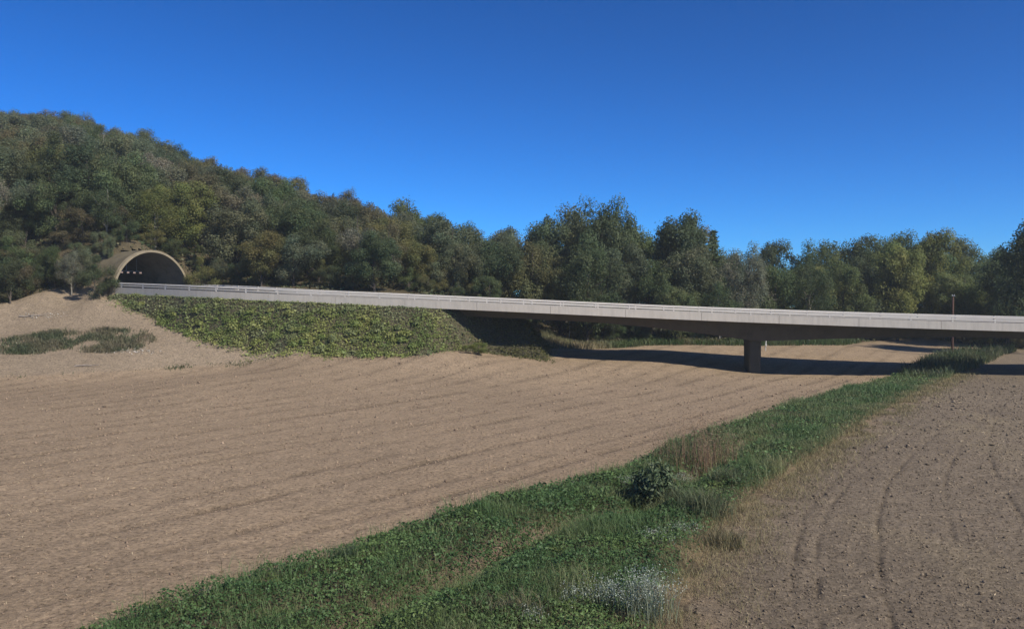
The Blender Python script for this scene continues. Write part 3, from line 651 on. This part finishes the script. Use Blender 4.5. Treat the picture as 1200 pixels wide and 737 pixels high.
# ------------------------------------------------------------------ ivy and brambles over the embankment
n = 60000
s = rng.uniform(.5, EMBNOSE_S + 7, n); t = rng.uniform(-12.5, WID + 1, n)
keep = (t < 1.2) | (s > EMBNOSE_S - 5); s, t = s[keep], t[keep]
x, y, z, nx, ny = path(s); X = x + nx * t; Y = y + ny * t; Z = emb_z(s, t, X, Y); gz = base_h(X, Y); k = Z > gz - .12 - 1.1 * rng.random(len(Z)) ** 3; Z = np.maximum(Z, gz - .02)
X, Y, Z, s, t = X[k], Y[k], Z[k], s[k], t[k]
P = np.stack([X, Y, Z + .14 * fbm(X * .6, Y * .6, 3)], -1); nP = len(P); rep = 4
P = np.repeat(P, rep, 0) + rng.normal(size=(nP * rep, 3)) * (.22, .22, .05); lumpz = np.clip(.75 * fbm(P[:, 0] * .55, P[:, 1] * .55, 3) + .3, .02, 1.1)
ss = np.repeat(s, rep); tt = np.repeat(t, rep)
lumpz *= np.where(tt > -1.0, .35, 1.0)
P[:, 2] += lumpz * rng.random(len(P)) ** .6
Nn = norm(rng.normal(size=P.shape) * .42 + (0.05, -.35, .8)); tn = sstep(-.5, .6, fbm(P[:, 0] * .35 + 4, P[:, 1] * .35, 3))
cc = mixc((.14, .19, .05), (.29, .31, .09), tn); gy = np.clip(sstep(.1, .55, fbm(P[:, 0] * .33 + 40, P[:, 1] * .33, 3)) + .5 * sstep(-2.2, -.8, tt), 0, 1); cc = cc * (1 - .7 * gy[:, None]) + np.array((.16, .18, .11)) * .7 * gy[:, None]
nose_shade = sstep(EMBNOSE_S - 8, EMBNOSE_S - 1, ss)[:, None]; cc = cc * (1 - nose_shade) + np.array((.090, .092, .030)) * nose_shade  # leaves coloured darker on the nose, painting in the shade beneath the deck
m = 110; bs = rng.uniform(2, EMBNOSE_S - 9, m); bt = rng.uniform(-8, -.8, m); bx, by, bz, bnx, bny = path(bs); bX = bx + bnx * bt; bY = by + bny * bt; bZ = np.maximum(emb_z(bs, bt, bX, bY), base_h(bX, bY)); ok = emb_z(bs, bt, bX, bY) > base_h(bX, bY) - .2
for a_, b_, c_ in zip(bX[ok], bY[ok], bZ[ok]):           # bramble mounds on the bank
    n_ = 260; rr = rng.uniform(.4, 1.0); d_ = norm(rng.normal(size=(n_, 3))); d_[:, 2] = np.abs(d_[:, 2]); q_ = np.array((a_, b_, c_)) + d_ * rr * rng.uniform(.5, 1.15, (n_, 1)) * (1, 1, .85)
    P = np.vstack([P, q_]); Nn = np.vstack([Nn, norm(d_ + rng.normal(size=d_.shape) * .5)]); cc = np.vstack([cc, np.tile(np.array(random.choice([(.17, .22, .06), (.22, .25, .07), (.19, .22, .09), (.25, .27, .085)])), (n_, 1))])
sz = rng.lognormal(-2.8, .4, len(P)).clip(.03, .2); v, f, c = leaves(P, Nn, sz * 1.2, sz, jit(cc, .13))
tag(link('ivy', np_mesh('ivy', v, f, c), M_herb), 'bright green ivy and brambles covering the road embankment', 'ivy', None, 'stuff')

# ------------------------------------------------------------------ rough grass along the ditch
def scatter(poly, n, dens):
    poly = np.asarray(poly); lo = poly.min(0); hi = poly.max(0); out = []
    tot = 0
    while tot < n:
        q = rng.uniform(lo, hi, (60000, 2)); q = q[in_poly(q[:, 0], q[:, 1], poly)]; q = q[rng.random(len(q)) < dens(q[:, 0], q[:, 1])]
        out.append(q); tot += len(q)
    return np.vstack(out)[:n]
VIS = np.array([p for p in STRIP if p[1] > 9])
VIS = np.vstack([gp([(60, 765)]), SL, SR[::-1], gp([(800, 765)])])
def soilfree(x, y):
    d = seg_dist(x, y, DITCH); b = .85 * np.exp(-(d / .5) ** 2) * sstep(-.05, .5, fbm(x * .45 + 2, y * .45, 2)) * (y < 46)
    er = np.abs(x - np.interp(y, SR[:, 1], SR[:, 0])); return b, er
def dens_h(x, y):
    b, er = soilfree(x, y); return np.clip(26 / y, .12, 1) ** 1.3 * (1 - .93 * b) * sstep(.3, 2.0, er) * (.25 + .75 * sstep(46, 36, y + 6 * fbm(x * .2, y * .2, 2))) * (1 - .75 * sstep(.3, .7, fbm(x * .3 + 11, y * .3, 2)))
q = scatter(VIS, 70000, dens_h); gz = ground_z(q[:, 0], q[:, 1]); x, y = q.T
hum = np.clip(.28 + .40 * fbm(x * .6, y * .6, 3) + .2 * fbm(x * 2.1, y * 2.1, 2), .04, .9)
P = np.stack([x, y, gz + hum * rng.random(len(q)) ** .45], -1); sc = np.clip(y / 32, .8, 2.2)
tn = sstep(-.6, .7, fbm(x * .4 + 20, y * .4, 3)); cc = mixc((.060, .120, .042), (.115, .180, .058), tn)
yl = sstep(.35, .75, fbm(x * .55 + 70, y * .55, 3)); cc = cc * (1 - .5 * yl[:, None]) + np.array((.12, .13, .03)) * .5 * yl[:, None]
sz = rng.uniform(.026, .065, len(q)) * np.minimum(sc, 1.5)
v, f, c = leaves(P, norm(rng.normal(size=P.shape) * .5 + (0, -.1, .85)), sz * 1.25, sz * .75, jit(cc, .22))
tag(link('verge_herbs', np_mesh('verge_herbs', v, f, c), M_herb), 'dark green leafy weeds carpeting the ditch between the fields', 'weeds', None, 'stuff')
def dens_g(x, y):
    b, er = soilfree(x, y); return np.clip(26 / y, .2, 1) ** .8 * (.45 + .55 * sstep(34, 46, y)) * (1 - .8 * b) * (.22 + .88 * sstep(-.15, .5, fbm(x * .3 + 11, y * .3, 2))) * sstep(.1, .9, er)
q = scatter(VIS, 120000, dens_g); x, y = q.T; gz = ground_z(x, y); sc = np.clip(y / 34, .85, 2.4); b, er = soilfree(x, y)
tn = np.clip(sstep(-.5, .7, fbm(x * .5 + 33, y * .5, 3)) * .8 + .45 * sstep(2.5, .4, er) + .5 * b, 0, 1)
cc = mixc((.085, .155, .052), (.21, .22, .10), tn); hh = rng.lognormal(-.85, .35, len(q)).clip(.15, 1.1) * (1 + .6 * fbm(x * .4, y * .4, 2)) * (1 - .3 * sstep(45, 70, y))
v, f, c = blades(np.stack([x, y, gz - .03], -1), hh, .014 * sc, rng.uniform(.2, .95, len(q)), jit(cc, .2))
tag(link('verge_grass', np_mesh('verge_grass', v, f, c), M_herb), 'long green grass growing along the ditch', 'grass', None, 'stuff')
# straw along the right-hand margin of the strip
kk = rng.random(52000) ** .8; sy = 22 + kk * 80; sy = sy[rng.random(len(sy)) < np.clip(30 / sy, .2, 1)]; sx = np.interp(sy, SR[:, 1], SR[:, 0]) + rng.normal(.1, 1.15, len(sy)); kp = fbm(sx * .7, sy * .7, 2) > -.25; sx, sy = sx[kp], sy[kp]
gz = ground_z(sx, sy); sc = np.clip(sy / 34, .85, 2.2); tn = rng.random(len(sx))
cc = mixc((.32, .27, .155), (.20, .185, .09), tn)
v, f, c = blades(np.stack([sx, sy, gz - .02], -1), rng.uniform(.12, .45, len(sx)), .013 * sc, rng.uniform(.5, 1.4, len(sx)), jit(cc, .22))
tag(link('dry_grass', np_mesh('dry_grass', v, f, c), M_dry), 'dry straw coloured grass on the margin of the right field', 'dry grass', None, 'stuff')

# grass and weeds at the far side of the field, under the viaduct and on the bare earth
far_poly = np.vstack([gp([(634, 405), (760, 405.5), (880, 405.5), (990, 405)]), [at_px(1010, 146), at_px(900, 134), at_px(760, 131), at_px(636, 129)]])
q = scatter(far_poly, 11000, lambda x, y: np.ones(len(x))); x, y = q.T; gz = ground_z(x, y); pxx = x / y * F + CX
tn = np.clip(sstep(-.4, .5, fbm(x * .3 + 8, y * .3, 2)) * .7 + .5 * sstep(760, 640, pxx) - .6 * sstep(850, 950, pxx), 0, 1); cc = mixc((.055, .095, .028), (.24, .20, .115), tn)
p1 = blades(np.stack([x, y, gz - .05], -1), rng.uniform(.5, 1.25, len(q)), .06, rng.uniform(.15, .7, len(q)), jit(cc, .2))
pol = np.vstack([gp([(1062, 434), (1050, 441), (1100, 446), (1140, 434), (1192, 412)]), [at_px(1180, 133), at_px(1100, 127)]])
q = scatter(pol, 5200, lambda x, y: np.ones(len(x))); x, y = q.T; gz = ground_z(x, y); tn = sstep(-.3, .6, fbm(x * .5 + 8, y * .5, 2)); cc = mixc((.055, .095, .035), (.15, .155, .085), tn)
p2 = blades(np.stack([x, y, gz - .05], -1), rng.uniform(.5, 1.5, len(q)) * (1 + .6 * fbm(x * .4, y * .4, 2)), .06, rng.uniform(.2, .8, len(q)), jit(cc, .2))
v, f, c = join(p1, p2); tag(link('far_grass', np_mesh('far_grass', v, f, c), M_herb), 'tall grass along the far edge of the field below the viaduct', 'grass', None, 'stuff')
q = scatter(WEEDP, 13000, lambda x, y: np.clip(.40 + 1.2 * fbm(x * .35 + 5, y * .35, 3), 0, 1)); x, y = q.T; gz = ground_z(x, y); tn = sstep(-.3, .6, fbm(x * .4, y * .4, 2))
cc = mixc((.085, .105, .050), (.19, .165, .10), tn); p1 = blades(np.stack([x, y, gz - .04], -1), rng.uniform(.2, .75, len(q)), .055, rng.uniform(.3, 1.0, len(q)), jit(cc, .2))
k = rng.random(2600); x = np.interp(k, np.linspace(0, 1, len(DIRT)), DIRT[:, 0]) ; y = np.interp(x, DIRT[:, 0], DIRT[:, 1]) + rng.normal(0, .45, len(x)) + .8 * fbm(x * .2, x * .05, 2); kp = (fbm(x * .45, y * .3, 3) + rng.normal(0, .2, len(x))) > .3; x, y = x[kp], y[kp]; gz = ground_z(x, y)
p2 = blades(np.stack([x, y, gz - .03], -1), rng.uniform(.12, .45, len(x)), .06, rng.uniform(.3, 1, len(x)), jit(mixc((.055, .085, .03), (.12, .12, .06), rng.random(len(x))), .2))
v, f, c = join(p1, p2); tag(link('bank_weeds', np_mesh('bank_weeds', v, f, c), M_herb), 'scrubby weeds on the bare earth below the tunnel', 'weeds', None, 'stuff')

# ------------------------------------------------------------------ clods, stones and straw on the fields
OCT = np.array([(1, 0, 0), (-1, 0, 0), (0, 1, 0), (0, -1, 0), (0, 0, 1), (0, 0, -1)], float); OF = np.array([(0, 2, 4), (2, 1, 4), (1, 3, 4), (3, 0, 4), (2, 0, 5), (1, 2, 5), (3, 1, 5), (0, 3, 5)])
def clods(P, r, col):
    n = len(P); V = P[:, None] + OCT[None] * r[:, None, None] * rng.uniform(.55, 1.35, (n, 6, 1)) * (1, 1, .7) + rng.normal(size=(n, 6, 3)) * r[:, None, None] * .2
    return V.reshape(-1, 3), (OF[None] + (np.arange(n) * 6)[:, None, None]).reshape(-1, 3), np.repeat(col, 6, 0)
def fan(n, dmin, dmax, p0, p1):
    d = dmin * (dmax / dmin) ** (rng.random(n) ** 1.05); px = rng.uniform(p0, p1, n); return (px - CX) * d / F, d
x, y = fan(90000, 22, 100, -60, 1100); reg = regions(x, y); _, fu, _, _ = micro(x, y, reg); k = (reg == 0) & (rng.random(len(x)) < .22 + 1.3 * fu); x, y = x[k], y[k]; gz = ground_z(x, y)
r = np.clip(rng.lognormal(-3.75, .45, len(x)), .012, .10) * np.clip(y / 38, .8, 2); cc = mixc((.20, .145, .10), (.36, .27, .185), rng.random(len(x)))
v, f, c = clods(np.stack([x, y, gz + r * .2], -1), r, cc); tag(link('field_clods', np_mesh('field_clods', v, f, c), M_clod), 'crumbled soil clods lying on the left ploughed field', 'soil clods', None, 'stuff')
x, y = fan(34000, 22, 95, 780, 1300); reg = regions(x, y); k = reg == 1; x, y = x[k], y[k]; gz = ground_z(x, y)
r = np.clip(rng.lognormal(-3.7, .5, len(x)), .012, .12) * np.clip(y / 38, .8, 2); cc = mixc((.115, .090, .065), (.25, .20, .14), rng.random(len(x)))
v, f, c = clods(np.stack([x, y, gz + r * .2], -1), r, cc); tag(link('field_clods', np_mesh('field_clods', v, f, c), M_clod), 'dark soil clods lying on the right ploughed field', 'soil clods', None, 'stuff')
x, y = fan(16000, 22, 90, -60, 1300); reg = regions(x, y); k = (reg < 2) & (rng.random(len(x)) < np.where(reg == 1, .35 + .65 * (fbm(x * .28 + 3, y * .1, 3) > .2), .32)); x, y = x[k], y[k]; gz = ground_z(x, y); L = rng.uniform(.03, .11, len(x)) * np.clip(y / 34, .85, 2)
v, f, c = leaves(np.stack([x, y, gz + .03], -1), norm(rng.normal(size=(len(x), 3)) * .35 + (0, 0, 1)), L, L * .16, jit(np.tile((.42, .34, .22), (len(x), 1)), .2))
tag(link('straw_litter', np_mesh('straw_litter', v, f, c), M_dry), 'pale bits of straw scattered over both ploughed fields', 'straw', None, 'stuff')
st = gp([(112, 410), (128, 412), (142, 411), (155, 412), (170, 412), (60, 404), (20, 406), (40, 372), (60, 370)]); x = np.repeat(st[:, 0], 34) + rng.normal(0, .9, 34 * len(st)); y = np.repeat(st[:, 1], 34) + rng.normal(0, .5, 34 * len(st)); gz = ground_z(x, y)
r = rng.uniform(.04, .14, len(x)); v, f, c = clods(np.stack([x, y, gz + r * .35], -1), r, jit(np.tile((.40, .37, .32), (len(x), 1)), .25))
tag(link('rubble', np_mesh('rubble', v, f, c), M_clod), 'pale broken stones among the weeds below the tunnel', 'rubble', None, 'stuff')

# ------------------------------------------------------------------ single plants of the ditch
def plant_mesh(parts): v, f, c = join(*parts); return np_mesh('foliage', v, f, c)
x, y = ground_at(768, 584); bush = empty('round_bush', (x, y, float(ground_z(x, y)[0]) - .05), 0, (1.15, 1.15, 1.4))
V, Fc = [], []; tips = []
for i in range(26):
    a = rng.random() * 6.28; r = rng.uniform(.2, 1.05); tip = np.array((math.cos(a) * r, math.sin(a) * r, rng.uniform(.8, 1.75) * (1 - .35 * r))); p = curve_pts(np.zeros(3), tip, 4, .05)
    v, f = tube_vf(p, [.022, .017, .012, .006], 5, len(V)); V += v; Fc += f; tips.append(tip)
link('stem', poly_mesh('stem', V, Fc, True), M_bark, bush)
tips = np.array(tips); k = rng.integers(0, 26, 5200); P = tips[k] * (rng.random((5200, 1)) ** .35) + rng.normal(size=(5200, 3)) * .16; P[:, 2] = np.abs(P[:, 2]) + .05
Nn = norm(P * (1, 1, .6) + rng.normal(size=P.shape) * .6); sz = rng.uniform(.035, .07, len(P)); v, f, c = leaves(P, Nn, sz * 1.7, sz * .6, jit(mixc((.055, .092, .042), (.115, .150, .075), rng.random(len(P))), .2))
link('foliage', np_mesh('foliage', v, f, c), M_herb, bush); tag(bush, 'dark green rounded bush standing in the ditch between the fields', 'bush')
# brown feathery weeds
x, y = ground_at(818, 545); wd = empty('feathery_weed_thicket', (x, y, float(ground_z(x, y)[0]) - .05))
a = rng.random(420) * 6.28; r = 2.4 * rng.random(420) ** .6; P = np.stack([np.cos(a) * r * 1.0, np.sin(a) * r * .8, 0 * a], -1)
v, f, c = blades(P, rng.uniform(1.3, 3.7, 420) * (1.15 - .22 * r), .016, rng.uniform(.05, .35, 420), jit(np.tile((.23, .15, .095), (420, 1)), .2)); link('stems', np_mesh('stems', v, f, c), M_dry, wd)['kind'] = 'stuff'
k = rng.integers(0, 420, 3600); hgt = rng.uniform(.9, 3.5, 3600) * (1.15 - .22 * r[k]); P2 = P[k] + np.stack([rng.normal(0, .14, 3600), rng.normal(0, .14, 3600), hgt], -1)
sz = rng.uniform(.03, .07, 3600); v, f, c = leaves(P2, norm(rng.normal(size=P2.shape)), sz * 1.4, sz * .16, jit(np.tile((.27, .19, .125), (3600, 1)), .25)); link('seed_plumes', np_mesh('seed_plumes', v, f, c), M_dry, wd)['kind'] = 'stuff'
tag(wd, 'reddish brown dry feathery weeds behind the round bush', 'weeds')
# tall grass tussocks
def tussock(px, py, h, n, c0, c1, lab, rad=.5):
    x, y = ground_at(px, py); e = empty('grass_tussock', (x, y, float(ground_z(x, y)[0]) - .04)); P = rng.normal(size=(n, 3)) * (rad * .5, rad * .5, 0)
    v, f, c = blades(P, rng.uniform(.5, 1.1, n) * h, .018, rng.uniform(.2, .9, n), jit(mixc(c0, c1, rng.random(n)), .2)); link('blades', np_mesh('blades', v, f, c), M_herb, e)['kind'] = 'stuff'; tag(e, lab, 'grass')
G0, G1 = (.085, .12, .06), (.17, .17, .085)
tussock(826, 606, 1.35, 620, G0, G1, 'tall grey-green grass tussock right of the round bush', .9)
tussock(850, 572, 1.2, 420, G0, G1, 'tall pale grass tussock below the feathery brown weeds', .9)
tussock(792, 592, .9, 260, (.05, .08, .04), G1, 'small dark grass tussock at the foot of the round bush', .6)
tussock(400, 664, .75, 240, (.06, .10, .045), (.1, .13, .06), 'lone grass tussock on the edge of the left field', .5)
tussock(850, 640, .9, 330, (.11, .12, .06), (.24, .19, .1), 'straw tipped grass tussock beside the right field margin', .8)
tussock(610, 726, .8, 330, (.09, .11, .05), (.22, .18, .11), 'half dry grass tussock at the bottom of the ditch', .8)
tussock(560, 728, .7, 260, (.06, .1, .04), (.2, .17, .1), 'mixed green grass tussock near the bottom edge left of the white weeds', .7)
# white flowering weeds
def white_weed(px, py, h, rad, n, lab):
    x, y = ground_at(px, py); e = empty('white_weed', (x, y, float(ground_z(x, y)[0]) - .04)); P = rng.normal(size=(n, 3)) * (rad * .5, rad * .5, 0); H = rng.uniform(.45, 1.0, n) * h
    v, f, c = blades(P, H, .016, rng.uniform(.1, .5, n), jit(mixc((.15, .19, .12), (.28, .31, .21), rng.random(n)), .2)); link('stems', np_mesh('stems', v, f, c), M_herb, e)['kind'] = 'stuff'
    m = n * 6; k = rng.integers(0, n, m); Q = P[k] * 1.15 + rng.normal(size=(m, 3)) * (.09, .09, .05) + np.stack([0 * k, 0 * k, H[k] * rng.uniform(.72, 1.0, m)], -1)
    sz = rng.uniform(.008, .02, m); v, f, c = leaves(Q, norm(rng.normal(size=Q.shape) + (0, 0, .5)), sz * 1.3, sz, jit(np.tile((.37, .41, .34), (m, 1)), .2)); link('flower_heads', np_mesh('flower_heads', v, f, c), M_herb, e)['kind'] = 'stuff'
    tag(e, lab, 'weed')
white_weed(758, 728, 1.45, .75, 240, 'largest clump of white flowering weed at the bottom right of the ditch')
white_weed(712, 718, .95, .55, 110, 'white flowering weed just left of the largest white clump')
white_weed(672, 712, .6, .45, 60, 'small white weed left of the other bottom clumps')
white_weed(772, 640, .5, .6, 80, 'low white weed patch in the middle of the right bank')
white_weed(800, 630, .45, .4, 50, 'pale weed next to the right field margin above the white clumps')
white_weed(736, 572, .55, .5, 80, 'bright white weed on the field edge left of the round bush')
white_weed(800, 556, .7, .4, 60, 'white weed showing behind the right side of the round bush')
white_weed(622, 735, .5, .35, 50, 'white weed at the bottom edge of the picture')
def branch(px, py, L, rz, lab, name='dead_branch', thick=.03):
    x, y = ground_at(px, py); e = empty(name, (x, y, float(ground_z(x, y)[0]) + .05), rz); V, Fc = [], []
    p = curve_pts(np.array((-L / 2, 0, .02)), np.array((L / 2, 0, .16)), 7, .04); v, f = tube_vf(p, np.linspace(thick, thick * .3, 7), 6); V += v; Fc += f; link('main_stem', poly_mesh('main_stem', V, Fc, True), M_deadw, e)
    for i in (2, 3, 4, 5):
        q = p[i] + np.array((L * .22, rng.choice((-1, 1)) * L * rng.uniform(.1, .2), rng.uniform(.05, .22))); v, f = tube_vf(curve_pts(p[i], q, 4, .02), np.linspace(thick * .5, thick * .15, 4), 5); link('twig', poly_mesh('twig', v, f, True), M_deadw, e)
    tag(e, lab, 'branch')
branch(590, 660, 1.9, .55, 'bare pale dead branch lying across the ditch weeds', thick=.022)
branch(102, 431, 2.8, .05, 'pale fallen branch on the bare earth at the field corner', 'fallen_branch', .07)
branch(38, 372, 3.2, .2, 'grey brushwood lying on the bare earth under the left trees', 'fallen_branch', .08)

# ------------------------------------------------------------------ poles
def pole(px, py, d_top, r, lab, name, mat, cap):
    x, y = ground_at(px, py); z = float(ground_z(x, y)[0]); top = CAMZ - (d_top - HZ) / F * y; H = top - z
    e = empty(name, (x, y, z)); v, f = tube_vf([(0, 0, -.4), (.02, 0, H * .5), (.12, 0, H)], [r * 1.15, r, r * .8], 10); f.append(tuple(range(20, 30))); link('shaft', poly_mesh('shaft', v, f, True), mat, e)
    cap(e, H); tag(e, lab, 'pole'); return e
def cap_wood(e, H):
    v, f = box_vf(.12, 0, H + .02, .42, .42, .05); link('cap_plate', poly_mesh('cap_plate', v, f), M_steel, e)
    for k in (-1, 1):
        v, f = tube_vf([(.12 + k * .13, 0, H + .03), (.12 + k * .13, 0, H + .2), (.12 + k * .13, 0, H + .24)], [.035, .05, .02], 8); link('insulator', poly_mesh('insulator', v, f, True), M_white, e)
def cap_white(e, H):
    v, f = box_vf(.06, -.1, H * .52, .22, .1, .3); link('sign_plate', poly_mesh('sign_plate', v, f), M_white, e)
pole(1116, 417.5, 347, .16, 'tall reddish brown wooden pole behind the viaduct at the right', 'utility_pole', M_pole, cap_wood)
pole(667, 402.5, 376, .06, 'thin white post at the far field edge under the viaduct', 'marker_post', M_white, cap_white)
pole(897, 411, 398, .07, 'short pale post just right of the viaduct pier', 'marker_post', M_white, cap_white)

# ------------------------------------------------------------------ thin haze over the valley
hm, ht, hout = new_mat('haze'); pvn = N(ht, 'ShaderNodeVolumePrincipled'); pvn.inputs['Color'].default_value = (.90, .98, .96, 1); pvn.inputs['Density'].default_value = .00030; pvn.inputs['Anisotropy'].default_value = .1
ht.links.new(pvn.outputs[0], hout.inputs['Volume'])
v, f = box_vf(0, 0, 32.0, 3040, 3040, 72); tag(link('haze', poly_mesh('haze', v, f), hm), 'thin bluish haze over the valley', 'haze', None, 'stuff')

# things that nothing but their place tells apart: say which of two or three it is
byl = {}
for o in list(COL.objects):
    if o.parent is None and 'label' in o and 'category' in o: byl.setdefault(o['label'], []).append(o)
for lab, os_ in byl.items():
    if len(os_) < 2: continue
    os_.sort(key=lambda o: o.location.x / o.location.y)
    for i, o in enumerate(os_):
        o['group'] = os_[0]['group']
        if len(os_) <= 3 and len(lab.split()) <= 13: o['label'] = lab + (', the left one', ', the right one')[i] if len(os_) == 2 else lab + (', the left one', ', the middle one', ', the right one')[i]
